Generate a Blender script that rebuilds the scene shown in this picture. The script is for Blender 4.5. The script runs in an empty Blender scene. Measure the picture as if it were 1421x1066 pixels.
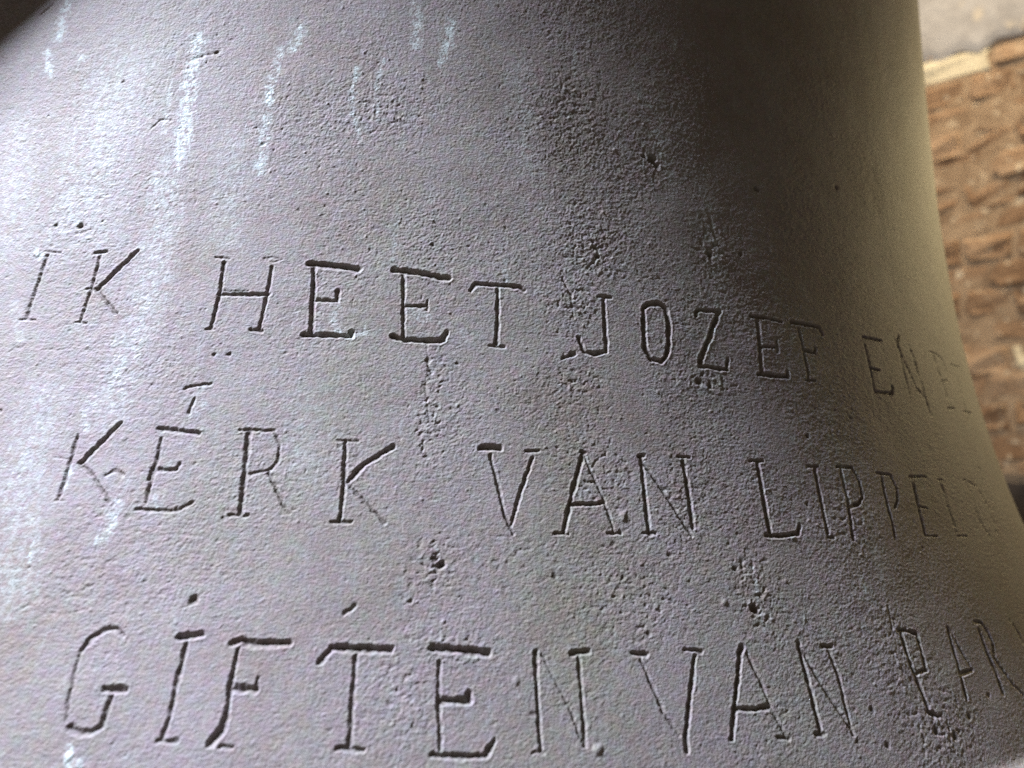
import bpy, math, random
import numpy as np
from mathutils import Vector, Matrix

# ------------------------------------------------------------------ camera, light, exposure
# The bell's axis is the z axis.  Bell units: waist radius at the camera's height = 1 = 450 mm.
S = 0.45
ZB = 0.47 * S                 # height of the bell's reference level above the floor (lip stands on the floor)
CAM = dict(D=1.57436, yaw=0.13105, pitch=0.07946, roll=0.06232, f=1105.0/1421)
PROF = [-0.34975, 0.39035, -0.04499, -0.36406, 0.23952]
scene = bpy.context.scene
col = scene.collection

cam_data = bpy.data.cameras.new('camera'); cam = bpy.data.objects.new('camera', cam_data); col.objects.link(cam)
cy, sy = math.cos(CAM['yaw']), math.sin(CAM['yaw']); cp, sp = math.cos(CAM['pitch']), math.sin(CAM['pitch'])
fwd = Vector((sy*cp, cy*cp, sp)); r0 = Vector((cy, -sy, 0)); u0 = r0.cross(fwd)
right = math.cos(CAM['roll'])*r0 + math.sin(CAM['roll'])*u0
up = -math.sin(CAM['roll'])*r0 + math.cos(CAM['roll'])*u0
M = Matrix((right, up, -fwd)).transposed().to_4x4(); M.translation = Vector((0, -CAM['D']*S, ZB))
cam.matrix_world = M
cam_data.sensor_width = 36; cam_data.sensor_fit = 'HORIZONTAL'; cam_data.lens = 36*CAM['f']
cam_data.clip_start = 0.01; cam_data.clip_end = 50
cam_data.dof.use_dof = True; cam_data.dof.focus_distance = 0.278; cam_data.dof.aperture_fstop = 9.0
scene.camera = cam

world = bpy.data.worlds.new('World'); scene.world = world; world.use_nodes = True
bg = world.node_tree.nodes['Background']
bg.inputs[0].default_value = (1.0, 0.80, 0.52, 1); bg.inputs[1].default_value = 0.062

def area(name, loc, target, size, power, color, spread=180):
    d = bpy.data.lights.new(name, 'AREA'); d.shape = 'DISK'; d.size = size; d.energy = power; d.color = color
    d.spread = math.radians(spread)
    o = bpy.data.objects.new(name, d); col.objects.link(o); o.location = loc
    o.rotation_euler = (Vector(target)-Vector(loc)).to_track_quat('-Z', 'Y').to_euler()
    return o
def polar(az, el, dist, centre):
    a, e = math.radians(az), math.radians(el)
    return Vector(centre) + dist*Vector((math.sin(a)*math.cos(e), -math.cos(a)*math.cos(e), math.sin(e)))
# cool daylight from the louvre opening at the left, high up
area('daylight_opening', polar(-62.5, 44, 1.5, (0, 0, 0.25)), (0, -0.2, 0.25), 0.25, 97, (0.78, 0.84, 1.0))
# warm light coming back from the far side of the chamber
area('warm_side_light', polar(106, 15, 1.7, (0, 0, 0.3)), (0.45, 0.0, 0.35), 0.8, 18, (1.0, 0.80, 0.43))
# added fill lamp that brightens the upper masonry behind
area('wall_top_fill', (0.75, 0.2, 2.45), (1.27, 0.97, 1.15), 0.5, 7.5, (1.0, 0.90, 0.74), 56)

scene.view_settings.view_transform = 'Standard'; scene.view_settings.look = 'None'
scene.view_settings.exposure = 0.0; scene.view_settings.gamma = 1.0
scene.view_settings.use_curve_mapping = False
scene.cycles.use_denoising = False

# ------------------------------------------------------------------ materials
def new_mat(name):
    m = bpy.data.materials.new(name); m.use_nodes = True
    return m, m.node_tree.nodes, m.node_tree.links, m.node_tree.nodes['Principled BSDF']
def noise_node(N, Lk, vec, scale, detail=4, rough=.55, dist=0):
    n = N.new('ShaderNodeTexNoise'); n.inputs['Scale'].default_value = scale; n.inputs['Detail'].default_value = detail
    n.inputs['Roughness'].default_value = rough; n.inputs['Distortion'].default_value = dist
    Lk.new(vec, n.inputs['Vector']); return n.outputs['Fac']
def ramp(N, Lk, fac, stops):
    r = N.new('ShaderNodeValToRGB'); e = r.color_ramp.elements
    while len(e) < len(stops): e.new(0.5)
    for i, (p, c) in enumerate(stops):
        e[i].position = p; e[i].color = (*c, 1) if len(c) == 3 else c
    Lk.new(fac, r.inputs[0]); return r.outputs[0]
def mixc(N, Lk, fac, a, b, mode='MIX'):
    m = N.new('ShaderNodeMix'); m.data_type = 'RGBA'; m.blend_type = mode
    for sock, v in ((m.inputs[0], fac), (m.inputs[6], a), (m.inputs[7], b)):
        if hasattr(v, 'is_output'): Lk.new(v, sock)
        elif isinstance(v, (int, float)): sock.default_value = v
        else: sock.default_value = (*v, 1)
    return m.outputs[2]
def mathn(N, Lk, op, a, b=0.0, c=0.0, clamp=False):
    m = N.new('ShaderNodeMath'); m.operation = op; m.use_clamp = clamp
    for sock, v in zip(m.inputs, (a, b, c)):
        if hasattr(v, 'is_output'): Lk.new(v, sock)
        else: sock.default_value = v
    return m.outputs[0]
def mapped(N, Lk, scale=(1, 1, 1)):
    t = N.new('ShaderNodeTexCoord'); m = N.new('ShaderNodeMapping'); m.inputs['Scale'].default_value = scale
    Lk.new(t.outputs['Object'], m.inputs['Vector']); return m.outputs['Vector']

def bronze():
    m, N, Lk, B = new_mat('weathered_bronze')
    v = mapped(N, Lk); vs = mapped(N, Lk, (1, 1, .22)); vr = mapped(N, Lk, (.45, .45, 1.25))
    tone = ramp(N, Lk, noise_node(N, Lk, v, 9, 5, .6), [(.30, (.262, .232, .222)), (.52, (.305, .268, .268)), (.72, (.335, .290, .305))])
    big = ramp(N, Lk, noise_node(N, Lk, v, 4.5, 3, .5), [(.38, (0, 0, 0)), (.62, (1, 1, 1))])
    tone = mixc(N, Lk, mathn(N, Lk, 'MULTIPLY', big, .55), tone, (.318, .300, .268))
    olive = ramp(N, Lk, noise_node(N, Lk, vs, 26, 5, .6), [(.50, (0, 0, 0)), (.72, (1, 1, 1))])
    c = mixc(N, Lk, mathn(N, Lk, 'MULTIPLY', olive, .6), tone, (.255, .255, .195))
    rust = ramp(N, Lk, noise_node(N, Lk, v, 55, 5, .65), [(.56, (0, 0, 0)), (.74, (1, 1, 1))])
    c = mixc(N, Lk, mathn(N, Lk, 'MULTIPLY', rust, .5), c, (.265, .190, .185))
    umber = ramp(N, Lk, noise_node(N, Lk, v, 17, 6, .62, .3), [(.48, (0, 0, 0)), (.70, (1, 1, 1))])
    c = mixc(N, Lk, mathn(N, Lk, 'MULTIPLY', umber, .55), c, (.225, .180, .145))
    blue = ramp(N, Lk, noise_node(N, Lk, v, 130, 3, .6), [(.55, (0, 0, 0)), (.75, (1, 1, 1))])
    c = mixc(N, Lk, mathn(N, Lk, 'MULTIPLY', blue, .30), c, (.34, .345, .36))
    fine = noise_node(N, Lk, v, 900, 3, .6)
    c = mixc(N, Lk, .5, c, ramp(N, Lk, fine, [(.25, (.35, .35, .35)), (.75, (.65, .65, .65))]), 'OVERLAY')
    mot = N.new('ShaderNodeTexNoise'); mot.inputs['Scale'].default_value = 330; mot.inputs['Detail'].default_value = 3; Lk.new(v, mot.inputs['Vector'])
    c = mixc(N, Lk, .16, c, mot.outputs['Color'], 'OVERLAY')
    dirt_shade = N.new('ShaderNodeAttribute'); dirt_shade.attribute_name = 'dirt_shade'
    c = mixc(N, Lk, dirt_shade.outputs['Fac'], c, (.085, .072, .058))
    st = N.new('ShaderNodeAttribute'); st.attribute_name = 'stain'
    brk = noise_node(N, Lk, v, 480, 4, .65)
    s = mathn(N, Lk, 'MULTIPLY_ADD', brk, 4.2, -1.65, True)
    s = mathn(N, Lk, 'MULTIPLY', s, st.outputs['Fac'], 0, True)
    c = mixc(N, Lk, s, c, (.66, .76, .74))
    Lk.new(c, B.inputs['Base Color'])
    B.inputs['Roughness'].default_value = .62; B.inputs['Specular IOR Level'].default_value = .2
    b1 = N.new('ShaderNodeBump'); b1.inputs['Strength'].default_value = 1.0; b1.inputs['Distance'].default_value = .00026
    Lk.new(noise_node(N, Lk, mapped(N, Lk, (.75, .75, 1.1)), 1350, 3, .62), b1.inputs['Height']); Lk.new(b1.outputs[0], B.inputs['Normal'])
    return m

def oak():
    m, N, Lk, B = new_mat('dark_old_oak')
    v = mapped(N, Lk, (1, 1, .3))
    f = noise_node(N, Lk, v, 60, 6, .65, .5)
    Lk.new(ramp(N, Lk, f, [(.3, (.045, .032, .022)), (.7, (.11, .08, .055))]), B.inputs['Base Color'])
    B.inputs['Roughness'].default_value = .8
    b = N.new('ShaderNodeBump'); b.inputs['Strength'].default_value = .6; b.inputs['Distance'].default_value = .002
    Lk.new(f, b.inputs['Height']); Lk.new(b.outputs[0], B.inputs['Normal'])
    return m

def masonry(name, stops, scale, bump, limewash=.0):
    m, N, Lk, B = new_mat(name)
    g = N.new('ShaderNodeNewGeometry'); v = g.outputs['Position']
    info = N.new('ShaderNodeObjectInfo')
    f = mathn(N, Lk, 'ADD', noise_node(N, Lk, v, scale, 6, .65, .4), mathn(N, Lk, 'MULTIPLY_ADD', info.outputs['Random'], .34, -.17))
    c = ramp(N, Lk, f, stops)
    if limewash:
        w = ramp(N, Lk, noise_node(N, Lk, v, scale*2.2, 5, .6, .6), [(.60, (0, 0, 0)), (.66, (1, 1, 1))])
        c = mixc(N, Lk, mathn(N, Lk, 'MULTIPLY', w, limewash), c, (.50, .385, .23))
    Lk.new(c, B.inputs['Base Color']); B.inputs['Roughness'].default_value = .9; B.inputs['Specular IOR Level'].default_value = .2
    b = N.new('ShaderNodeBump'); b.inputs['Strength'].default_value = 1; b.inputs['Distance'].default_value = bump
    Lk.new(noise_node(N, Lk, v, scale*4, 6, .65), b.inputs['Height']); Lk.new(b.outputs[0], B.inputs['Normal'])
    return m

MAT_BRONZE = bronze(); MAT_OAK = oak()
MAT_BRICK = masonry('worn_brown_brick', [(.25, (.12, .062, .027)), (.5, (.215, .122, .058)), (.75, (.30, .19, .10))], 19, .007, .8)
MAT_MORTAR = masonry('sandy_lime_mortar', [(.3, (.13, .075, .036)), (.7, (.27, .175, .092))], 24, .007, .6)
MAT_STONE = masonry('pale_yellow_stone', [(.3, (.30, .225, .12)), (.7, (.46, .37, .22))], 12, .004)
MAT_PLASTER = masonry('grey_beige_plaster', [(.3, (.20, .172, .138)), (.7, (.34, .30, .245))], 11, .005, .35)
MAT_FLOOR = masonry('dusty_dark_floor', [(.3, (.055, .045, .036)), (.7, (.10, .082, .064))], 8, .003)

def empty(name, loc=(0, 0, 0), rz=0):
    o = bpy.data.objects.new(name, None); col.objects.link(o); o.location = loc; o.rotation_euler.z = rz; o.empty_display_size = .1
    return o
def mesh_obj(name, verts, faces, mat, parent=None, smooth=False):
    me = bpy.data.meshes.new(name); me.from_pydata(verts, [], faces); me.update(); me.materials.append(mat)
    if smooth: me.polygons.foreach_set('use_smooth', np.ones(len(me.polygons), bool))
    o = bpy.data.objects.new(name, me); col.objects.link(o); o.parent = parent
    return o

# ------------------------------------------------------------------ floor
fl = mesh_obj('floor', [(-4, -4, 0), (4, -4, 0), (4, 5, 0), (-4, 5, 0)], [(0, 1, 2, 3)], MAT_FLOOR)
fl['kind'] = 'structure'; fl['label'] = 'dark dusty floor under the bell'

# ------------------------------------------------------------------ masonry wall behind the bell
random.seed(5)
WALL_AZ = math.radians(36); WALL_DIST = 1.55
wall = empty('brick_wall', (WALL_DIST*math.cos(WALL_AZ), WALL_DIST*math.sin(WALL_AZ), 0), WALL_AZ - math.pi/2)
# local frame: x runs along the wall (towards the camera side = +x), y points away from the bell, z up
wall['label'] = 'worn brown brick wall with pale mortar, out of focus behind the bell'; wall['category'] = 'wall'
def slab(x0, x1, y0, y1, z0, z1):
    return [(x0, y0, z0), (x1, y0, z0), (x1, y1, z0), (x0, y1, z0), (x0, y0, z1), (x1, y0, z1), (x1, y1, z1), (x0, y1, z1)]
BOXF = [(0, 3, 2, 1), (4, 5, 6, 7), (0, 1, 5, 4), (1, 2, 6, 5), (2, 3, 7, 6), (3, 0, 4, 7)]
mesh_obj('mortar', slab(-1.6, 1.4, .0025, .25, -0.005, 2.6), BOXF, MAT_MORTAR, wall)
def brick_mesh(name, L, H, D, jit, mat):
    # a front face of 4 x 3 points with worn corners, pushed about, and plain sides running back into the mortar
    vs, fs = [], []
    xs = [-L/2, -L/2+.016, L/2-.016, L/2]; zs = [-H/2, -H/2+.013, H/2-.013, H/2]
    for j, z in enumerate(zs):
        for i, x in enumerate(xs):
            edge = (i in (0, 3)) + (j in (0, 3))
            vs.append((x*(1-.012*edge)+random.uniform(-jit, jit), (.0, .003, .008)[edge]+random.uniform(-jit, jit), z*(1-.02*edge)+random.uniform(-jit, jit)))
    for j in range(3):
        for i in range(3):
            a = j*4+i; fs.append((a, a+1, a+5, a+4))
    ring = [0, 1, 2, 3, 7, 11, 15, 14, 13, 12, 8, 4]
    b = len(vs); vs += [(vs[k][0], D, vs[k][2]) for k in ring]
    for k in range(12): fs.append((ring[k], b+k, b+(k+1) % 12, ring[(k+1) % 12]))
    me = bpy.data.meshes.new(name); me.from_pydata(vs, [], fs); me.update(); me.materials.append(mat)
    return me
BR = [brick_mesh('brick', .198, .057, .06, .0075, MAT_BRICK) for _ in range(9)]
HB = [brick_mesh('brick', .096, .057, .06, .0075, MAT_BRICK) for _ in range(7)]
PITCH, CH = .205, .063
PIER_X = .30
for r in range(34):
    z = .034 + r*CH
    header = r % 2
    step = .1025 if header else PITCH
    x = -1.0 + (.05 if header else 0)
    while x < PIER_X - .02:
        w = step
        me = random.choice(HB if header else BR)
        o = bpy.data.objects.new('brick', me); col.objects.link(o); o.parent = wall
        o.location = (x + w/2, random.uniform(-.005, .004), z + random.uniform(-.003, .003))
        o.rotation_euler = (random.uniform(-.03, .03), random.uniform(-.02, .02), random.uniform(-.03, .03))
        if random.random() < .07: o.material_slots[0].link = 'OBJECT'; o.material_slots[0].material = MAT_STONE
        x += step

# remains of a plaster coat on the upper wall
random.seed(21)
n = 60; vs, fs = [], []
for k in range(n+1):
    x = -1.2 + 2.4*k/n; zl = 1.215 + .02*math.sin(k*.37) + random.uniform(-.012, .012)
    vs += [(x, -.004, 2.55), (x, -.012, 2.5), (x, -.011, zl+.02), (x, -.006, zl), (x, .006, zl-.004)]
for k in range(n):
    for j in range(4): a = k*5+j; fs.append((a, a+1, a+6, a+5))
mesh_obj('plaster_coat', vs, fs, MAT_PLASTER, wall)
# dark timber sill of the bell frame along the foot of the wall
vs = []
for x in (-1.5, -.9, -.3, .1, .5, 1.3):
    for y, z in ((-.02, 0), (-.26, 0), (-.27, .012), (-.27, .205), (-.255, .22), (-.03, .22)):
        vs.append((x, y+random.uniform(-.003, .003), z+random.uniform(-.002, .002)*(z > 0)))
fs = [(k*6+j, k*6+6+j, k*6+6+(j+1) % 6, k*6+(j+1) % 6) for k in range(5) for j in range(6)] + [tuple(range(6)), tuple(30+j for j in range(5, -1, -1))]
sill = mesh_obj('timber_beam', vs, fs, MAT_OAK); sill.location = wall.location; sill.rotation_euler = wall.rotation_euler
sill['label'] = 'dark old timber beam lying along the foot of the brick wall'; sill['category'] = 'timber beam'

LETTERS = [
 ('I',1,[(1.2,0.6,[(-136.8,58.4),(-130.2,58.0)]),(1.92,0.8,[(-135.2,57.1),(-135.1,51.9),(-135.3,45.1),(-135.4,36.9),(-134.8,33.2)]),(1.17,0.8,[(-137.5,32.9),(-131.6,33.1)])]),
 ('K',1,[(1.69,0.8,[(-116.4,58.2),(-112.2,59.1)]),(1.59,0.9,[(-114.3,57.7),(-113.8,45.1),(-114.3,33.0)]),(1.19,0.8,[(-115.9,32.9),(-111.8,32.6)]),(2.04,0.9,[(-100.5,59.8),(-111.8,44.6)]),(1.62,1,[(-111.1,44.1),(-102.1,36.7)]),(1.43,0.8,[(-115.7,45.0),(-111.8,44.9)])]),
 ('H',1,[(1.19,0.7,[(-71.5,58.8),(-66.2,58.6)]),(1.73,1,[(-67.9,56.9),(-67.2,45.3),(-67.5,33.7)]),(1.17,0.8,[(-69.3,32.8),(-66.6,33.0)]),(1.88,1,[(-67.4,45.3),(-53.4,46.2),(-50.3,46.7)]),(0.94,0.6,[(-67.2,46.6),(-57.4,47.2)]),(1.66,1,[(-50.6,56.4),(-50.6,48.5),(-51.3,34.0)]),(0.95,0.5,[(-54.2,59.4),(-50.9,60.1),(-47.5,59.6),(-50.6,58.3),(-54.1,59.1)]),(1.66,1,[(-54.2,33.8),(-50.2,33.3)])]),
 ('E',1,[(2.6,1,[(-37.9,58.7),(-29.9,58.5),(-20.4,57.9)]),(2.0,1.1,[(-35.9,57.5),(-35.1,49.6),(-33.6,33.2)]),(1.92,1,[(-33.6,45.5),(-26.3,45.8),(-26.6,49.7)]),(2.13,1.2,[(-36.2,33.0),(-31.6,33.1),(-20.2,33.7),(-20.2,35.2)])]),
 ('E',1,[(2.39,1,[(-7.8,58.8),(1.8,58.3),(12.6,57.4)]),(1.75,1,[(-4.1,57.5),(-2.3,34.3)]),(1.64,0.9,[(-3.2,45.9),(4.4,46.5)]),(1.5,0.8,[(5.0,48.4),(5.2,45.3)]),(2.14,1.2,[(-6.3,34.7),(-2.3,33.8),(9.1,34.2),(11.6,35.2),(12.5,37.8)])]),
 ('T',1,[(1.94,0.9,[(20.4,53.9),(22.1,56.5),(32.9,56.8),(38.1,57.0),(40.5,55.7)]),(1.83,0.9,[(30.5,55.4),(30.6,44.5),(30.2,35.3)]),(1.42,0.9,[(27.9,34.3),(33.1,34.2)])]),
 ('J',1,[(1.69,0.8,[(69.3,56.9),(74.9,57.0)]),(1.9,1,[(71.9,56.1),(71.7,44.0),(72.0,38.6),(71.5,36.2),(66.6,34.6),(63.0,35.1),(61.0,40.2)])]),
 ('O',1,[(2.23,1.1,[(88.5,54.1),(90.9,56.4),(95.7,56.9),(98.4,55.3),(99.0,49.1),(98.2,41.8),(96.6,37.0),(93.9,34.5),(89.7,35.2),(87.7,39.4),(87.8,46.5),(88.5,54.1)])]),
 ('Z',1,[(1.81,1,[(112.2,54.4),(112.8,56.5),(123.8,57.5)]),(2.55,1.1,[(123.8,57.5),(118.0,47.6),(111.6,36.2)]),(1.91,1,[(111.0,34.5),(123.7,34.3),(124.8,38.4)])]),
 ('E',1,[(1.84,1,[(140.1,57.5),(147.2,57.8),(157.2,57.3)]),(2.32,0.9,[(143.2,55.8),(142.2,45.4),(141.0,34.6)]),(1.7,1,[(142.2,45.4),(151.0,46.1)]),(2.01,0.7,[(152.4,48.9),(151.8,44.4)]),(2.14,1.2,[(139.3,33.9),(154.9,34.5),(155.4,36.6)])]),
 ('F',1,[(2.04,0.9,[(162.9,58.0),(180.0,58.1),(181.6,55.2)]),(2.01,0.7,[(166.7,55.8),(167.6,38.4),(166.7,34.1)]),(1.91,0.9,[(168.2,46.5),(174.3,46.3),(175.0,48.5)]),(1.41,0.8,[(165.0,34.0),(170.7,34.5)])]),
 ('E',1,[(1.6,1.2,[(211.6,57.7),(227.5,58.1)]),(1.6,0.8,[(212.0,54.5),(212.1,46.1),(211.2,33.7)]),(1.68,1.2,[(211.8,44.2),(219.8,43.7)]),(1.79,1.2,[(211.1,33.4),(225.5,34.0),(227.1,37.1)])]),
 ('N',1,[(1.61,0.9,[(246.3,62.9),(242.9,59.0)]),(1.47,0.9,[(241.3,60.2),(251.2,39.3),(257.8,34.9)]),(1.59,0.7,[(243.5,57.4),(241.8,33.5)]),(1.55,0.9,[(256.5,57.3),(257.5,50.9),(259.3,26.6)])]),
 ('B',1,[(1.54,0.8,[(285.7,59.9),(288.4,45.7),(290.7,32.4)]),(1.17,1.2,[(287.2,45.6),(297.2,46.6)]),(1.17,1.2,[(283.7,31.9),(296.9,32.9)]),(1.4,0.7,[(281.4,59.7),(292.0,59.6),(300.8,57.3),(300.2,49.8)])]),
 ('E',1,[(1.14,1,[(315.6,57.1),(337.4,58.1)]),(1.57,0.7,[(323.4,55.7),(320.4,32.8)]),(1.41,1.2,[(314.1,32.7),(330.9,32.8)])]),
 ('K',2,[(1.59,0.9,[(-102.2,-4.9),(-101.9,-10.3),(-101.5,-18.0),(-101.4,-24.3)]),(0.94,0.6,[(-102.5,-24.6),(-99.5,-24.6)]),(2.13,1,[(-89.8,-0.2),(-98.5,-13.2)]),(1.61,0.9,[(-99.0,-13.2),(-93.3,-16.4)]),(1.33,1,[(-93.3,-16.4),(-85.5,-24.1)]),(0.94,0.5,[(-106.8,-11.9),(-101.2,-12.3)])]),
 ('E',2,[(1.87,0.9,[(-76.9,-1.0),(-70.4,-1.3),(-63.9,-1.6)]),(1.59,0.9,[(-75.2,-4.1),(-74.7,-10.8),(-74.8,-16.3),(-74.5,-23.4)]),(1.74,0.9,[(-75.3,-16.8),(-75.2,-13.3)]),(1.39,0.9,[(-76.9,-25.6),(-64.5,-25.3),(-60.9,-22.5)]),(1.61,0.9,[(-73.7,-13.6),(-68.4,-13.5),(-67.4,-11.5)])]),
 ('accent',2,[(1.41,0.8,[(-71.9,12.2),(-68.4,13.6),(-63.6,14.4)]),(1.59,0.7,[(-67.9,9.4),(-68.6,4.4)])]),
 ('R',2,[(1.41,0.8,[(-51.3,0.1),(-47.5,0.4),(-43.4,0.4),(-40.7,0.6)]),(1.93,1,[(-48.4,-0.6),(-47.7,-8.0),(-46.9,-16.3),(-46.2,-25.0)]),(1.41,0.9,[(-49.3,-25.6),(-43.6,-25.5)]),(1.34,0.8,[(-40.7,0.6),(-38.3,-3.4),(-37.6,-8.5),(-39.7,-11.5),(-45.8,-13.2)]),(1.43,1.1,[(-40.0,-12.4),(-36.2,-18.3),(-33.6,-22.4),(-31.8,-24.2)])]),
 ('K',2,[(1.8,1,[(-18.1,-1.2),(-16.9,-13.2),(-16.8,-25.2)]),(1.41,1,[(-19.3,-26.0),(-13.6,-25.7)]),(1.17,0.7,[(-20.4,-1.3),(-14.1,-1.0)]),(2.08,1,[(-2.9,-2.1),(-11.5,-8.3),(-16.2,-14.1)]),(1.45,1.1,[(-15.5,-14.7),(-8.7,-21.0),(-3.6,-25.4)])]),
 ('V',2,[(2.35,1,[(25.2,-0.6),(31.4,-0.5)]),(1.42,1,[(28.3,-2.7),(30.8,-12.4),(32.8,-20.7),(35.5,-27.1)]),(1.41,0.9,[(40.1,-0.9),(44.8,-0.6)]),(1.66,1,[(42.5,-3.1),(38.8,-12.5),(34.8,-24.6)])]),
 ('A',2,[(1.42,1,[(59.4,0.0),(61.0,-0.1)]),(1.85,1,[(60.2,-0.4),(55.4,-14.0),(51.7,-26.1)]),(1.41,0.9,[(48.9,-26.2),(53.3,-26.5)]),(1.23,0.9,[(60.6,-1.3),(66.3,-15.3),(69.0,-25.1)]),(1.41,0.9,[(66.7,-25.7),(71.2,-25.5)]),(1.65,1,[(54.2,-17.2),(63.1,-16.8),(66.5,-16.0)])]),
 ('N',2,[(1.93,1,[(80.9,-0.2),(82.6,0.1)]),(1.76,1,[(81.6,-1.1),(81.3,-13.6),(81.2,-25.3)]),(1.41,1,[(79.1,-25.3),(83.3,-25.2)]),(1.55,1,[(81.8,-1.9),(88.4,-11.4),(97.1,-26.0)]),(1.43,0.9,[(96.2,0.4),(100.9,0.4)]),(1.82,1,[(98.0,-1.0),(98.2,-12.9),(97.9,-23.0)])]),
 ('L',2,[(1.41,0.9,[(127.1,0.5),(133.2,0.8)]),(2.09,1,[(130.2,-0.4),(130.0,-9.8),(129.4,-24.1)]),(1.8,1.1,[(127.2,-25.1),(134.3,-25.2),(142.2,-24.4),(143.9,-21.5)])]),
 ('I',2,[(1.41,0.8,[(154.9,-0.1),(161.2,0.2)]),(1.99,1,[(158.9,-0.7),(158.0,-11.6),(157.0,-23.8)]),(1.41,1,[(156.3,-25.6),(159.3,-25.6)])]),
 ('P',2,[(1.47,1,[(171.9,0.4),(180.5,0.4)]),(1.93,1,[(173.4,-0.9),(172.9,-12.0),(169.6,-25.8)]),(1.81,1,[(180.5,0.4),(182.9,-4.2),(182.2,-10.5),(178.7,-13.2),(173.6,-14.4)])]),
 ('P',2,[(1.57,1,[(195.7,-1.0),(204.9,-1.5)]),(1.79,0.8,[(198.3,-2.6),(196.6,-12.1),(195.9,-21.1),(194.6,-25.9)]),(1.75,0.8,[(204.9,-1.5),(206.6,-6.9),(204.5,-11.4),(201.3,-14.3)])]),
 ('E',2,[(1.41,1.1,[(219.5,-1.9),(233.8,-1.5)]),(1.78,0.8,[(220.7,-4.5),(218.8,-12.7),(216.7,-24.8)]),(1.33,1,[(219.2,-13.8),(225.3,-14.4)]),(1.17,1,[(216.9,-25.3),(226.0,-25.5)])]),
 ('L',2,[(1.17,1,[(244.6,-2.5),(248.3,-2.4)]),(1.55,0.8,[(245.8,-4.6),(245.0,-12.5),(243.8,-24.3)]),(1.17,1,[(243.2,-25.8),(253.2,-26.0)])]),
 ('O',2,[(1.17,1,[(273.6,-1.9),(277.5,-1.8)]),(1.68,0.8,[(276.1,-3.2),(276.2,-8.3),(275.5,-21.3),(280.2,-27.0)]),(1.45,0.7,[(278.8,-2.5),(289.6,-5.0),(295.3,-14.5),(292.9,-25.8)])]),
 ('G',3,[(1.8,0.9,[(-70.2,-59.2),(-72.7,-57.8),(-75.5,-58.1),(-78.6,-60.5),(-80.2,-63.8)]),(1.29,0.8,[(-80.2,-63.8),(-80.0,-69.0),(-79.2,-75.3),(-78.1,-79.8)]),(2.01,0.9,[(-76.4,-81.3),(-73.6,-82.4),(-70.8,-81.9),(-68.9,-80.4),(-68.7,-76.8),(-68.6,-73.8)]),(2.34,1.1,[(-70.9,-72.3),(-65.6,-72.1)])]),
 ('I',3,[(2.32,1.1,[(-55.3,-58.9),(-49.6,-57.8)]),(1.73,1,[(-53.0,-60.2),(-53.1,-68.7),(-52.7,-77.0),(-53.3,-82.3)]),(1.4,1,[(-54.4,-82.9),(-49.7,-82.8)])]),
 ('F',3,[(2.32,1,[(-41.0,-59.5),(-38.9,-58.6),(-37.1,-59.4),(-26.3,-58.9)]),(1.83,1.1,[(-39.4,-60.9),(-39.4,-68.9),(-38.8,-76.4),(-39.3,-80.1)]),(2.44,1,[(-39.1,-79.3),(-41.3,-82.9)]),(1.41,0.9,[(-38.8,-83.5),(-35.9,-83.4)]),(2.35,1,[(-38.8,-70.5),(-32.7,-70.3)]),(1.29,0.9,[(-32.7,-70.3),(-32.8,-67.7)])]),
 ('T',3,[(2.0,1,[(-17.7,-63.4),(-14.8,-59.5)]),(2.34,1.1,[(-14.8,-59.5),(-7.3,-59.6),(0.8,-59.6)]),(1.7,1,[(-8.3,-61.1),(-8.1,-70.3),(-7.6,-82.8)]),(1.64,1,[(-10.6,-83.0),(-4.2,-83.2)])]),
 ('E',3,[(2.56,1.1,[(11.9,-59.0),(19.6,-59.2),(27.4,-60.0)]),(1.7,0.9,[(14.1,-62.4),(14.2,-71.7),(15.1,-82.9)]),(2.3,1.1,[(15.0,-71.8),(22.3,-71.8),(22.2,-70.0)]),(1.84,1.1,[(13.0,-84.2),(20.3,-84.6),(26.5,-84.5),(28.8,-81.1)])]),
 ('N',3,[(1.93,1,[(41.0,-59.5),(41.1,-61.4)]),(1.6,1.1,[(41.0,-59.5),(40.9,-69.0),(41.0,-79.0),(41.1,-83.7)]),(1.17,0.8,[(39.0,-83.8),(41.9,-84.1)]),(0.99,0.7,[(42.8,-60.1),(44.3,-63.4),(49.2,-72.3)]),(1.09,0.8,[(49.2,-72.3),(52.5,-81.5)]),(2.09,1,[(51.7,-59.9),(56.6,-59.4)]),(1.49,1,[(53.6,-61.0),(53.6,-70.9),(53.2,-82.7)])]),
 ('V',3,[(1.87,1,[(70.1,-60.0),(74.6,-60.5)]),(1.26,0.9,[(72.6,-61.4),(75.0,-68.6),(77.5,-76.0),(81.1,-81.1)]),(1.54,0.9,[(87.4,-59.2),(92.9,-59.9)]),(1.81,1.1,[(90.4,-61.2),(86.8,-70.8),(83.0,-81.7),(82.7,-85.2)])]),
 ('A',3,[(2.29,1.1,[(107.8,-59.1),(106.1,-61.0)]),(1.9,1.1,[(107.0,-59.9),(101.4,-73.3),(97.4,-83.0)]),(1.27,0.8,[(108.9,-60.7),(111.8,-69.4),(113.3,-76.8),(116.1,-83.9)]),(1.42,0.9,[(112.8,-83.7),(116.8,-84.1)]),(1.77,1.1,[(100.8,-75.4),(106.7,-75.9),(112.7,-75.6)])]),
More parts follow.
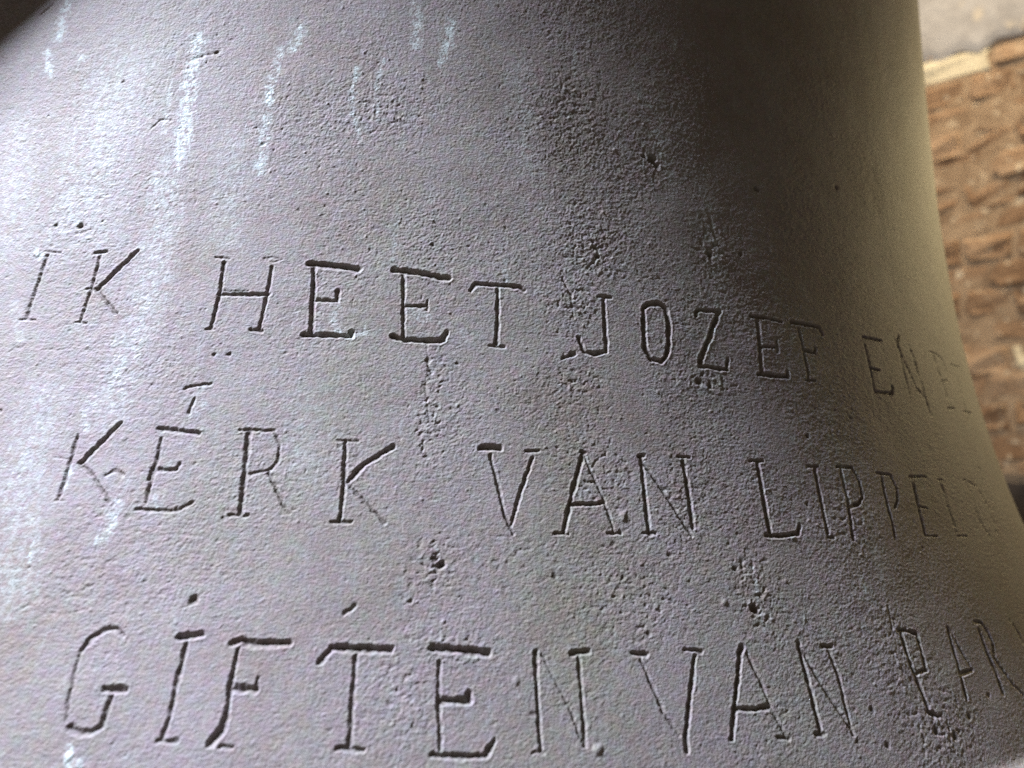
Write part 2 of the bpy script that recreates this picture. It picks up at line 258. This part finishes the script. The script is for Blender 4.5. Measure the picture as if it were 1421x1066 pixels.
 ('N',3,[(1.87,1.1,[(129.9,-58.6),(129.6,-67.1),(129.6,-74.3),(129.1,-83.0)]),(1.64,1,[(126.9,-83.8),(130.4,-84.1)]),(1.6,0.9,[(130.4,-60.3),(133.8,-69.2),(137.7,-76.7),(141.1,-83.6)]),(1.57,0.9,[(141.5,-61.7),(142.7,-68.9),(141.9,-76.2),(141.3,-85.0)]),(1.64,0.9,[(139.3,-60.1),(143.4,-60.3)])]),
 ('P',3,[(1.41,1,[(177.8,-57.2),(182.5,-57.4)]),(1.86,1,[(178.9,-57.9),(178.1,-67.0),(178.8,-75.0),(178.9,-82.3)]),(1.97,1.1,[(178.5,-82.3),(182.7,-84.2)]),(1.73,0.9,[(183.2,-57.7),(187.6,-58.7),(186.7,-64.5),(185.6,-69.8)]),(1.68,1,[(179.5,-70.9),(185.8,-70.1)])]),
 ('A',3,[(1.76,0.9,[(207.8,-58.4),(204.8,-71.1),(202.0,-81.1)]),(1.45,0.7,[(208.9,-58.9),(210.2,-64.7),(212.8,-72.3)]),(1.74,1,[(204.3,-73.4),(212.8,-72.8)])]),
 ('R',3,[(1.52,1,[(228.2,-57.6),(233.7,-58.3)]),(1.9,1,[(229.8,-60.3),(228.6,-69.8),(229.0,-74.5),(227.4,-82.0)]),(1.91,0.9,[(234.0,-58.6),(236.1,-62.1),(236.1,-66.2),(232.3,-70.9)]),(1.73,0.9,[(232.9,-71.4),(236.9,-79.1),(242.3,-84.4)])]),
 ('O',3,[(1.7,1,[(261.5,-59.8),(264.1,-65.3),(264.5,-68.6)])]),
]
SCARS = [
 (1.76,0.45,[(-97.0,135.5),(-93.1,137.5),(-89.1,138.8),(-85.2,140.1)]),
 (1.29,0.6,[(-106.7,107.6),(-103.7,111.5),(-99.5,111.3)]),
 (1.79,0.6,[(-170.5,157.9),(-167.5,160.2),(-165.4,162.0)]),
 (1.18,0.5,[(5.7,33.2),(7.0,27.5),(6.1,18.0),(7.1,12.7),(8.1,6.8),(4.1,3.5)]),
 (1.42,0.8,[(6.4,0.1),(6.4,-3.4),(8.1,-5.1)]),
 (1.66,0.8,[(6.0,27.4),(8.2,22.6)]),
 (1.81,0.9,[(-12.6,-50.5),(-10.0,-48.8)]),
 (2.24,1,[(55.1,32.3),(59.3,34.8)]),
 (0.94,0.3,[(48.5,39.6),(58.7,40.3)]),
 (0.92,0.4,[(-90.4,-51.0),(-85.3,-50.3),(-78.5,-50.4),(-73.0,-50.4),(-72.6,-48.1)]),
 (1.86,0.8,[(-89.0,-16.1),(-86.6,-15.1),(-83.7,-15.8)]),
 (1.0,0.5,[(-136.7,21.8),(-135.1,23.2),(-133.2,22.7),(-132.2,23.8)]),
 (0.82,0.4,[(-18.4,34.8),(-13.7,36.7)]),
 (1.36,0.5,[(-102.0,-55.6),(-98.7,-53.5)]),
 (0.91,0.4,[(-61.5,-56.5),(-60.9,-56.1)]),
 (1.13,0.4,[(-121.2,72.4),(-120.0,66.3)]),
 (1.24,0.5,[(-126.4,65.3),(-120.3,67.4)]),
 (0.93,0.4,[(-42.9,-0.0),(-39.9,1.1)]),
 (0.93,0.3,[(-20.3,1.4),(-14.2,0.4)]),
 (1.37,0.5,[(67.4,75.4),(71.1,77.9),(69.6,71.4),(65.6,67.4)]),
 (1.6,0.6,[(55.2,62.5),(58.5,56.0),(59.3,47.9)]),
 (1.79,0.5,[(124.2,97.5),(125.8,88.5)]),
 (1.45,0.5,[(177.0,-48.9),(174.8,-58.2)]),
 (0.93,0.35,[(-95.0,-55.1),(-87.8,-55.0),(-82.3,-53.5)]),
 (0.87,0.4,[(9.9,-76.4),(10.7,-73.9)]),
 (1.09,0.5,[(7.6,-78.1),(8.1,-76.8)]),
 (1.23,0.3,[(187.1,-76.4),(194.3,-78.3),(195.5,-82.4)]),
]
PITS = [
 (-135.4,68.5,1.41,1),
 (-125.3,68.4,1.65,1),
 (-64.8,24.3,1.06,1),
 (-59.8,24.7,1.17,1),
 (-53.9,-49.2,1.88,1.2),
 (13.4,-36.6,2.11,1.3),
 (11.9,-34.9,1.41,0.8),
 (115.6,-48.2,2.35,1.1),
 (158.8,11.5,1.41,1.2),
 (152.6,115.0,2.11,0.9),
 (96.8,116.9,2.82,1),
 (99.1,114.8,2.11,0.9),
 (92.7,117.7,1.65,0.8),
 (122.4,81.2,2.35,1),
 (125.5,85.3,1.41,0.7),
 (139.1,83.8,1.65,0.9),
 (70.3,72.6,1.65,0.9),
 (69.2,75.6,1.17,0.8),
 (-122.8,126.8,1.17,0.6),
 (-61.6,103.3,1.17,0.6),
 (-44.3,78.4,0.94,0.7),
 (5.5,-47.0,1.06,0.8),
 (-86.3,139.8,1.17,0.8),
 (-89.4,135.4,0.94,0.7),
 (150.1,-14.1,1.17,0.5),
 (109.7,28.4,2.11,0.7),
 (114.4,27.4,1.65,0.6),
 (111.8,31.3,1.41,0.6),
 (5.5,69.6,1.17,0.6),
 (16.7,27.0,0.94,0.6),
 (-131.7,1.6,0.94,0.9),
 (-102.6,-43.8,0.94,0.6),
 (30.6,11.9,0.94,0.5),
 (67.8,-28.9,1.17,0.5),
 (87.6,-31.8,1.17,0.7),
 (76.2,-54.8,1.41,0.6),
 (70.3,-38.5,1.17,0.6),
 (48.1,-38.9,1.41,0.6),
 (39.5,-74.8,1.17,0.5),
 (8.2,-78.1,1.17,0.6),
 (111.3,-36.0,1.41,0.8),
 (114.5,-34.9,0.94,0.7),
 (19.8,-45.6,0.94,0.5),
 (-50.7,-26.7,0.94,0.6),
 (-95.9,39.6,0.7,0.6),
 (210.4,128.3,2.11,0.5),
 (178.8,-88.0,2.11,0.7),
 (187.0,-90.4,1.88,0.6),
 (199.1,-86.1,1.65,0.7),
 (152.4,-79.2,1.41,0.6),
 (154.0,-89.3,1.41,0.6),
 (142.1,-87.2,1.17,0.5),
 (216.7,-81.4,1.41,0.7),
 (291.9,7.2,0.94,0.7),
 (305.4,4.1,0.94,0.8),
 (211.2,-29.6,1.17,0.6),
 (188.1,20.6,0.94,0.7),
 (212.4,53.9,0.7,0.4),
 (56.5,-83.8,1.88,-1),
 (72.4,-20.1,2.11,-0.7),
 (-139.5,57.6,1.88,-0.8),
 (-74.5,-87.5,1.65,-0.9),
 (-71.9,-89.1,1.88,-0.9),
 (24.0,-59.7,0.94,-0.4),
 (35.3,-66.8,1.41,-0.8),
 (-87.1,-4.6,1.41,-0.6),
 (37.9,97.5,0.94,-0.5),
 (-3.1,135.3,0.94,-0.5),
 (-10.4,118.0,1.17,-0.5),
 (104.6,-45.9,1.65,-0.6),
 (14.5,50.1,1.17,-0.3),
 (139.2,-25.4,1.88,-0.5),
 (-52.8,-40.5,0.94,-0.5),
 (93.6,-13.3,1.41,-0.4),
 (170.7,-75.2,1.41,-0.4),
 (-37.7,162.0,1.17,-0.5),
 (-26.5,144.7,0.94,-0.4),
]
CLUSTERS = [
 (8.8,12.8,5.2,21.1,0.9),
 (11.1,-35.9,8.2,9.4,1),
 (6.1,-40.1,5.9,9.4,0.6),
 (70.4,74.3,11.8,9.4,1),
 (60.7,53.5,8.2,9.4,0.9),
 (96.7,115.9,9.4,8.2,0.9),
 (124.3,82.1,9.4,14.1,1),
 (114.6,28.8,14.1,4.7,0.8),
 (59.3,24.1,11.8,5.9,0.8),
 (65.0,-7.5,14.1,11.8,0.8),
 (117.4,-44.9,9.4,14.1,1),
 (171.1,-18.9,14.1,14.1,0.7),
 (177.1,-67.4,18.8,14.1,0.6),
 (183.1,-87.4,21.1,11.8,0.9),
 (4.9,-69.7,9.4,16.4,0.6),
 (32.6,-35.2,21.1,14.1,0.4),
 (72.7,-46.8,18.8,14.1,0.6),
 (-17.2,-7.5,11.8,9.4,0.4),
 (-83.3,-44.8,21.1,14.1,0.4),
 (-82.9,-26.6,14.1,9.4,0.5),
 (-139.2,63.7,18.8,9.4,0.4),
 (-20.5,121.3,21.1,14.1,0.4),
 (62.1,132.9,21.1,18.8,0.5),
 (-29.1,32.2,14.1,4.7,0.4),
 (96.0,-15.6,11.8,14.1,0.5),
 (53.8,-73.2,9.4,14.1,0.4),
 (18.0,-58.9,14.1,5.9,0.6),
 (176.1,-55.9,11.8,9.4,0.6),
 (135.4,56.6,14.1,9.4,0.4),
 (-74.4,7.3,14.1,7.0,0.3),
]
RUNS = [
 (32.52,0.33,[(-124.6,125.0),(-129.3,101.1),(-125.6,72.3)]),
 (14.12,0.36,[(-95.9,91.6),(-91.9,41.1),(-95.6,6.0)]),
 (16.6,0.33,[(-117.6,4.8),(-113.5,-26.6),(-105.4,-50.3)]),
 (19.87,0.26,[(-164.1,107.6),(-151.6,63.5)]),
 (16.18,0.25,[(-71.2,102.8),(-70.0,66.2)]),
 (11.73,0.25,[(36.7,144.1),(42.2,105.5)]),
 (11.31,0.2,[(-30.8,10.1),(-30.4,-8.3)]),
 (8.71,0.3,[(97.8,139.8),(106.8,106.9)]),
 (11.04,0.28,[(121.9,112.8),(125.1,61.2)]),
 (6.39,0.95,[(-94.8,145.0),(-94.9,134.4),(-94.4,122.4),(-93.5,112.0),(-93.1,98.9),(-93.2,92.6)]),
 (2.8,0.4,[(-102.4,126.7),(-101.6,105.9)]),
 (3.26,0.55,[(-100.9,90.0),(-99.1,77.3)]),
 (2.07,0.35,[(-95.3,73.3),(-93.9,48.8)]),
 (4.04,0.8,[(-53.5,150.9),(-54.2,145.4),(-56.5,142.8)]),
 (3.77,0.85,[(-60.2,142.0),(-61.9,129.8),(-61.9,117.9),(-61.3,103.4),(-60.9,92.5)]),
 (2.43,0.85,[(-29.0,137.8),(-29.5,126.4),(-29.3,119.0)]),
 (1.86,0.5,[(-28.6,117.6),(-24.8,107.7)]),
 (2.25,0.6,[(-19.0,141.9),(-20.7,128.8),(-18.9,116.2)]),
 (4.39,0.7,[(-8.1,165.9),(-6.2,156.3),(-6.4,148.5)]),
 (4.17,1,[(7.3,160.6),(6.7,151.8),(4.8,143.6)]),
 (5.03,0.8,[(-157.4,163.4),(-158.8,153.9),(-157.9,146.9)]),
 (3.36,0.9,[(-161.9,140.9),(-157.7,131.3)]),
 (2.37,1.1,[(-145.8,138.0),(-142.8,136.9)]),
 (7.65,0.3,[(-133.8,117.5),(-123.5,120.5)]),
 (3.78,0.5,[(-26.8,45.2),(-25.8,37.1),(-22.4,33.2),(-16.1,35.8)]),
 (5.73,0.4,[(-0.0,43.3),(4.6,42.1)]),
 (3.32,0.55,[(-103.0,6.8),(-101.1,-1.8)]),
 (2.73,0.75,[(-101.0,-15.4),(-100.8,-19.7)]),
 (3.93,0.6,[(-83.7,-24.2),(-82.4,-31.8),(-84.4,-35.4)]),
 (1.73,0.9,[(-104.7,-36.0),(-103.3,-42.7)]),
 (6.88,0.35,[(-118.7,-22.7),(-106.8,-31.4)]),
 (1.74,0.5,[(-72.4,-21.7),(-71.0,-24.2)]),
 (1.91,1.3,[(-75.1,-85.7),(-73.9,-89.6)]),
 (2.21,1.2,[(-72.2,-88.9),(-71.2,-89.7)]),
 (2.85,1.2,[(-140.9,58.1),(-137.3,56.5)]),
 (3.55,0.5,[(98.5,130.4),(105.2,109.7)]),
 (3.71,0.4,[(124.9,103.9),(125.9,71.8)]),
 (3.28,0.4,[(61.0,156.2),(62.1,147.0)]),
 (3.74,0.3,[(110.1,173.6),(110.6,167.1)]),
 (1.56,0.35,[(-8.4,84.9),(-8.1,62.2)]),
 (1.24,0.35,[(-6.9,60.2),(-7.2,57.5)]),
 (2.31,0.3,[(-76.4,85.3),(-76.9,74.1)]),
 (3.76,0.25,[(-142.0,39.1),(-134.1,26.3)]),
 (1.39,0.4,[(118.3,-33.8),(117.5,-55.6)]),
 (0.87,0.5,[(12.2,-31.8),(13.2,-34.8)]),
 (2.71,0.35,[(166.9,-36.5),(168.0,-53.2)]),
 (2.79,0.35,[(175.1,-0.0),(172.7,-13.6)]),
 (2.64,0.35,[(180.7,-29.2),(179.5,-39.2)]),
 (2.98,0.4,[(120.3,49.0),(116.3,38.6)]),
 (2.72,0.3,[(32.7,66.9),(33.7,56.0)]),
 (2.91,0.3,[(17.5,38.5),(21.5,35.0)]),
 (1.42,0.4,[(-64.0,7.9),(-66.0,3.6)]),
 (3.62,0.3,[(-67.1,11.3),(-66.7,4.3)]),
]
SHADE_EDGE = [(-182.7,129.6),(-141.1,162.5)]

# ------------------------------------------------------------------ the bell
rng = np.random.default_rng(11)
def vnoise(x, y, seed):
    """smooth 2-D gradient noise, about -1..1"""
    g = np.random.default_rng(seed).uniform(0, 2*np.pi, (256, 256)).astype(np.float32)
    gx, gy = np.cos(g), np.sin(g)
    xi = np.floor(x).astype(np.int32); yi = np.floor(y).astype(np.int32)
    fx = (x-xi).astype(np.float32); fy = (y-yi).astype(np.float32)
    ux = fx*fx*fx*(fx*(fx*6-15)+10); uy = fy*fy*fy*(fy*(fy*6-15)+10)
    def c(dx, dy):
        a, b = (xi+dx) & 255, (yi+dy) & 255
        return gx[a, b]*(fx-dx) + gy[a, b]*(fy-dy)
    n0 = c(0, 0)*(1-ux)+c(1, 0)*ux; n1 = c(0, 1)*(1-ux)+c(1, 1)*ux
    return (n0*(1-uy)+n1*uy)*1.5
def fbm(x, y, seed, oct=3):
    s = 0; a = 1; t = 0
    for k in range(oct):
        s = s + a*vnoise(x*2**k, y*2**k, seed+k); t += a; a *= .5
    return s/t

def waist(z): return 1 + PROF[0]*z + PROF[1]*z**2 + PROF[2]*z**3 + PROF[3]*z**4 + PROF[4]*z**5
# rows of the outer surface that can be seen closely: about one row a pixel
F = CAM['f']*1421; D = CAM['D']; PIX = 1.2
zs = [-.262]
while zs[-1] < .70:
    z = zs[-1]; gap = D - waist(z); zs.append(z + PIX*(gap*gap+z*z)/(F*gap)*1.0)
zs = np.array(zs)
th = [math.radians(-31)]
while th[-1] < math.radians(56):
    t = th[-1]; d = math.sqrt(1+D*D-2*D*math.cos(t)); cs = max((D*math.cos(t)-1)/d, .30)
    th.append(t + PIX*d/F/cs)
tdense = np.array(th)
rest = np.linspace(th[-1], math.radians(-31)+2*math.pi, 92)[1:-1]
tall = np.concatenate([tdense, rest])
mould = .013*np.exp(-((zs+.2375)/.0065)**2)
# profile in bell units: crown centre -> outer surface downwards -> lip -> inner surface upwards
upper = [(0.0, 1.0), (.2, 1.0), (.36, .995), (.52, .98), (.66, .945), (.77, .89), (.835, .82), (.868, .76)]
lower = [(1.165, -.31), (1.205, -.36), (1.245, -.41), (1.262, -.44), (1.262, -.462), (1.245, -.47), (1.20, -.47), (1.165, -.455)]
inner = [(1.10, -.40), (1.03, -.28), (.95, -.12), (.88, .06), (.83, .26), (.80, .5), (.78, .72), (.72, .84), (.58, .90), (.3, .92), (0, .92)]
zr = zs[::-1]; rr = (waist(zs)+mould)[::-1]
n_up = len(upper); n_d = len(zr)
R = np.concatenate([[p[0] for p in upper], rr, [p[0] for p in lower], [p[0] for p in inner]])
Z = np.concatenate([[p[1] for p in upper], zr, [p[1] for p in lower], [p[1] for p in inner]])
R[R == 0] = 1e-4
nr, nt, ntd = len(R), len(tall), len(tdense)
dR = np.gradient(rr, zr); nl = np.sqrt(1+dR**2); nR, nZ = 1/nl, -dR/nl

TH, ZZ = np.meshgrid(tdense, zr)
X = (TH*450).astype(np.float32); Y = (ZZ*450).astype(np.float32)
# --- surface relief in millimetres (positive = outwards)
wx = X + .28*vnoise(X/1.7, Y/1.7, 71) + .12*vnoise(X/.8, Y/.8, 73); wy = Y + .28*vnoise(X/1.7+40, Y/1.7, 72) + .12*vnoise(X/.8+7, Y/.8, 74)
patch = np.clip(.75 + .9*fbm(X/45, Y/45, 3, 3), .30, 1.5)
relief = .22*fbm(X/38, Y/30, 21, 2)
peel = .050*vnoise(X/2.4, Y/1.3, 31) + .065*vnoise(X/1.2, Y/.85, 32) + .070*vnoise(X/.75, Y/.65, 33)
peel += .055*vnoise(X/5.5, Y/1.7, 34)*np.clip(.6-X/120, 0, 1)
peel += .07*fbm(X/5.5, Y/4.5, 36, 2)
relief += peel*patch
rough = np.zeros_like(X)
for u, z, rx, ry, s in CLUSTERS:
    rough = np.maximum(rough, s*np.exp(-(((X-u)/rx)**2+((Y-z)/ry)**2)*1.1))
spots = np.clip(vnoise(X/2.1, Y/1.8, 51)*1.1 + .5*vnoise(X/1.0, Y/.9, 52) - .22, 0, 1)
relief -= .62*spots*rough
lumps = np.clip(vnoise(X/1.8+9, Y/1.7, 53) - .30, 0, 1)
relief += .55*lumps*rough
few = np.clip(vnoise(X/2.0, Y/1.7, 61)-.56, 0, 1); relief -= .65*few*patch
few2 = np.clip(vnoise(X/2.0, Y/1.7, 62)-.64, 0, 1); relief += .8*few2*patch
dirt_shade = np.clip(.9*spots*rough + .5*few, 0, 1)*.5
stain = np.zeros_like(X)

def window(u0, u1, z0, z1, pad):
    a = np.searchsorted(tdense, (u0-pad)/450); b = np.searchsorted(tdense, (u1+pad)/450)
    c = np.searchsorted(-zr, -(z1+pad)/450); d = np.searchsorted(-zr, -(z0-pad)/450)
    return slice(max(c-1, 0), d+1), slice(max(a-1, 0), b+1)
def seg_dist(px, py, a, b):
    ax, ay = a; bx, by = b; dx, dy = bx-ax, by-ay; L2 = dx*dx+dy*dy+1e-9
    t = np.clip(((px-ax)*dx+(py-ay)*dy)/L2, 0, 1)
    return np.hypot(px-(ax+t*dx), py-(ay+t*dy))
def stroke_field(w, pts, pad):
    us = [p[0] for p in pts]; vs = [p[1] for p in pts]
    sl = window(min(us), max(us), min(vs), max(vs), pad)
    px, py = wx[sl], wy[sl]; dmin = np.full(px.shape, 1e9, np.float32)
    if len(pts) == 1: return sl, np.hypot(px-us[0], py-vs[0])
    for a, b in zip(pts[:-1], pts[1:]): dmin = np.minimum(dmin, seg_dist(px, py, a, b))
    return sl, dmin

ink = np.zeros_like(X); cut = np.zeros_like(X); burr = np.zeros_like(X); owner = np.full(X.shape, -1, np.int32)
wmod = 1 + .34*vnoise(X/4.2, Y/4.2, 81); dmod = 1 + .45*fbm(X/2.6, Y/2.6, 83, 2)
for i, (ch, line, strokes) in enumerate(LETTERS):
    for w, dep, pts in strokes:
        sl, dist = stroke_field(w, pts, w*1.6)
        t = dist/(.5*w*.98*wmod[sl])
        h = np.clip(1-t**1.25, 0, 1)*w*.42*dep*dmod[sl]
        ink[sl] = np.maximum(ink[sl], np.clip(1-t**1.25, 0, 1)*min(dep, 1.3))
        win = h > cut[sl]
        cut[sl] = np.where(win, h, cut[sl]); o = owner[sl]; o[win & (h > .06*w)] = i
        burr[sl] = np.maximum(burr[sl], .035*w*dep*np.exp(-((t-1.28)/.26)**2)*(h <= 0.02*w))
for w, dep, pts in SCARS:
    sl, dist = stroke_field(w, pts, w*1.6)
    jag = np.clip(.85 + .75*vnoise(X[sl]/1.9, Y[sl]/1.9, 91), .12, 2)
    h = np.clip(1-(dist/(.5*w*jag))**1.5, 0, 1)*w*.36*dep*np.clip(jag, 0, 1)
    cut[sl] = np.maximum(cut[sl], h)
relief = relief*np.clip(1-.2*(cut > .1), 0, 1) + burr*(cut < .05) - cut
dirt_shade = np.maximum(dirt_shade, np.clip(np.maximum(cut/.6-.15, ink*1.7-.15), 0, 1)*np.clip(.42+.5*fbm(X/1.6, Y/1.6, 87, 2), .08, .8))  # dirt in the cuts, plus groove shade painted into the colour
for u, z, r, dep in PITS:
    sl, dist = stroke_field(r, [(u, z)], r*2)
    jag = 1 + .40*vnoise(X[sl]/1.5+3, Y[sl]/1.5, 95)
    h = np.clip(1-(dist/(r*.82*jag))**1.6, 0, 1)
    relief[sl] -= h*r*(.50 if dep > 0 else .30)*dep
    if dep > 0: dirt_shade[sl] = np.maximum(dirt_shade[sl], np.clip(h*1.6, 0, 1)*.5)
for w, st, pts in RUNS:
    sl, dist = stroke_field(w, pts, w*1.5)
    dist = dist + .30*w*vnoise(X[sl]/1.6, Y[sl]/4.0, 97) + .25*w*vnoise(X[sl]/.9, Y[sl]/1.3, 98)
    stain[sl] = np.maximum(stain[sl], st*np.clip(1.25-dist/(.55*w), 0, 1))
stain = np.maximum(stain, .30*np.clip(fbm(X/3.0, Y/16, 99, 3)*1.8-.45, 0, 1))
stain = np.maximum(stain, .45*lumps*rough)
# relief fades to nothing where the finely cut part of the surface ends
ea = np.minimum(np.arange(ntd), np.arange(ntd)[::-1])/12.; eb = np.minimum(np.arange(n_d), np.arange(n_d)[::-1])/8.
fade = np.clip(ea, 0, 1)[None, :]*np.clip(eb, 0, 1)[:, None]
relief = relief*fade/1000.0

co = np.empty((nr, nt, 3), np.float32)
ct, stt = np.cos(tall), np.sin(tall)
co[:, :, 0] = R[:, None]*stt[None]*S; co[:, :, 1] = -R[:, None]*ct[None]*S; co[:, :, 2] = Z[:, None]*S
blk = co[n_up:n_up+n_d, :ntd]
blk[:, :, 0] += relief*nR[:, None]*stt[None, :ntd]; blk[:, :, 1] -= relief*nR[:, None]*ct[None, :ntd]; blk[:, :, 2] += relief*nZ[:, None]
A_st = np.zeros((nr, nt), np.float32); A_di = np.zeros((nr, nt), np.float32)
A_st[n_up:n_up+n_d, :ntd] = stain; A_di[n_up:n_up+n_d, :ntd] = dirt_shade
# vertex normals of the whole grid, so that the body and the letter cuts shade as one skin
gt = np.roll(co, -1, 1)-np.roll(co, 1, 1); gz = np.empty_like(co); gz[1:-1] = co[2:]-co[:-2]; gz[0] = co[1]-co[0]; gz[-1] = co[-1]-co[-2]
nrm = np.cross(gz, gt); nrm /= np.linalg.norm(nrm, axis=2, keepdims=True)+1e-12
idx = np.arange(nr*nt, dtype=np.int32).reshape(nr, nt); nx = np.roll(idx, -1, 1)
quads = np.stack([idx[1:], nx[1:], nx[:-1], idx[:-1]], -1).reshape(-1, 4)
fown = np.full((nr-1, nt), -1, np.int32)
oo = owner
m4 = np.maximum(np.maximum(oo[:-1, :-1], oo[1:, :-1]), np.maximum(oo[:-1, 1:], oo[1:, 1:]))
fown[n_up:n_up+n_d-1, :ntd-1] = m4
fown = fown.reshape(-1)
CO = co.reshape(-1, 3); NO = nrm.reshape(-1, 3); FS = A_st.reshape(-1); FD = A_di.reshape(-1)

bell = empty('church_bell', (0, 0, ZB), 0)
bell['label'] = 'weathered bronze bell with three lines of engraved capital letters'; bell['category'] = 'bell'
def grid_part(name, fq, parent):
    used = np.unique(fq); remap = np.zeros(nr*nt, np.int32); remap[used] = np.arange(len(used))
    f = remap[fq]; me = bpy.data.meshes.new(name)
    me.vertices.add(len(used)); me.vertices.foreach_set('co', CO[used].ravel())
    me.loops.add(f.size); me.loops.foreach_set('vertex_index', f.ravel())
    me.polygons.add(len(f)); me.polygons.foreach_set('loop_start', np.arange(0, f.size, 4, dtype=np.int32))
    me.polygons.foreach_set('use_smooth', np.ones(len(f), bool))
    for an, arr in (('stain', FS), ('dirt_shade', FD)):
        a = me.attributes.new(an, 'FLOAT', 'POINT'); a.data.foreach_set('value', arr[used])
    me.update(calc_edges=True); me.materials.append(MAT_BRONZE)
    me.normals_split_custom_set_from_vertices(NO[used])
    o = bpy.data.objects.new(name, me); col.objects.link(o); o.parent = parent
    return o
body = grid_part('bell_body', quads[fown < 0], bell)
LINE_WORD = {1: 'top', 2: 'middle', 3: 'bottom'}
for i, (ch, line, strokes) in enumerate(LETTERS):
    fq = quads[fown == i]
    if len(fq):
        o = grid_part('engraved_letter' if len(ch) == 1 else 'engraved_accent', fq, body)
        o['label'] = ('engraved letter %s in the %s line' % (ch, LINE_WORD[line])) if len(ch) == 1 else 'engraved accent over the E in the middle line'

# unseen slanting bar added at the left only to shade the bell's upper corner
def surf_pt(u, z):
    a = u/450; r = waist(z/450)*S
    return Vector((r*math.sin(a), -r*math.cos(a), z/450*S + ZB))
def shadow_bar():
    p0, p1 = surf_pt(*SHADE_EDGE[0]), surf_pt(*SHADE_EDGE[1])
    lp = bpy.data.objects['daylight_opening'].location
    q0 = p0 + (lp-p0).normalized()*.085; q1 = p1 + (lp-p1).normalized()*.085
    t = (q1-q0).normalized(); ld = (lp-(q0+q1)/2).normalized()
    w = t.cross(ld).normalized()
    if w.z < 0: w = -w
    c0 = (q0+q1)/2; lo = -(c0.z+.004)/t.z; hi = .55
    vs = []
    n = 24
    random.seed(9)
    for k in range(n+1):
        f = lo + (hi-lo)*k/n
        for a, b in ((0, .004), (.004, 0), (.086, 0), (.09, .004), (.09, .056), (.086, .06), (.004, .06), (0, .056)):
            vs.append(tuple(c0 + t*f + w*(a+random.uniform(-.0008, .0008)) + ld*(b+random.uniform(-.0008, .0008))))
    fs = [(k*8+j, k*8+(j+1) % 8, k*8+8+(j+1) % 8, k*8+8+j) for k in range(n) for j in range(8)]
    fs += [tuple(range(8))[::-1], tuple(n*8+j for j in range(8))]
    o = mesh_obj('shadow_bar', vs, fs, MAT_OAK)
    o['label'] = 'unseen dark bar added beside the bell to shade its upper left'; o['category'] = 'timber brace'
shadow_bar()
# crown loops on top of the bell (above the picture)
for k in range(3):
    a = k*math.pi/3; vs, fs = [], []
    for i in range(17):
        ph = math.pi*i/16; cx, cz = .17*math.cos(ph), 1.0*S - .01 + .13*math.sin(ph)
        for j in range(8):
            q = 2*math.pi*j/8; rad = .17 + .024*math.cos(q); ox = math.cos(ph)*rad; oz = S - .01 + .8*math.sin(ph)*rad; oy = .03*math.sin(q)
            vs.append((ox*math.cos(a)-oy*math.sin(a), ox*math.sin(a)+oy*math.cos(a), oz))
    for i in range(16):
        for j in range(8): fs.append((i*8+j, i*8+(j+1) % 8, i*8+8+(j+1) % 8, i*8+8+j))
    mesh_obj('crown_loop', vs, fs, MAT_BRONZE, bell, True)
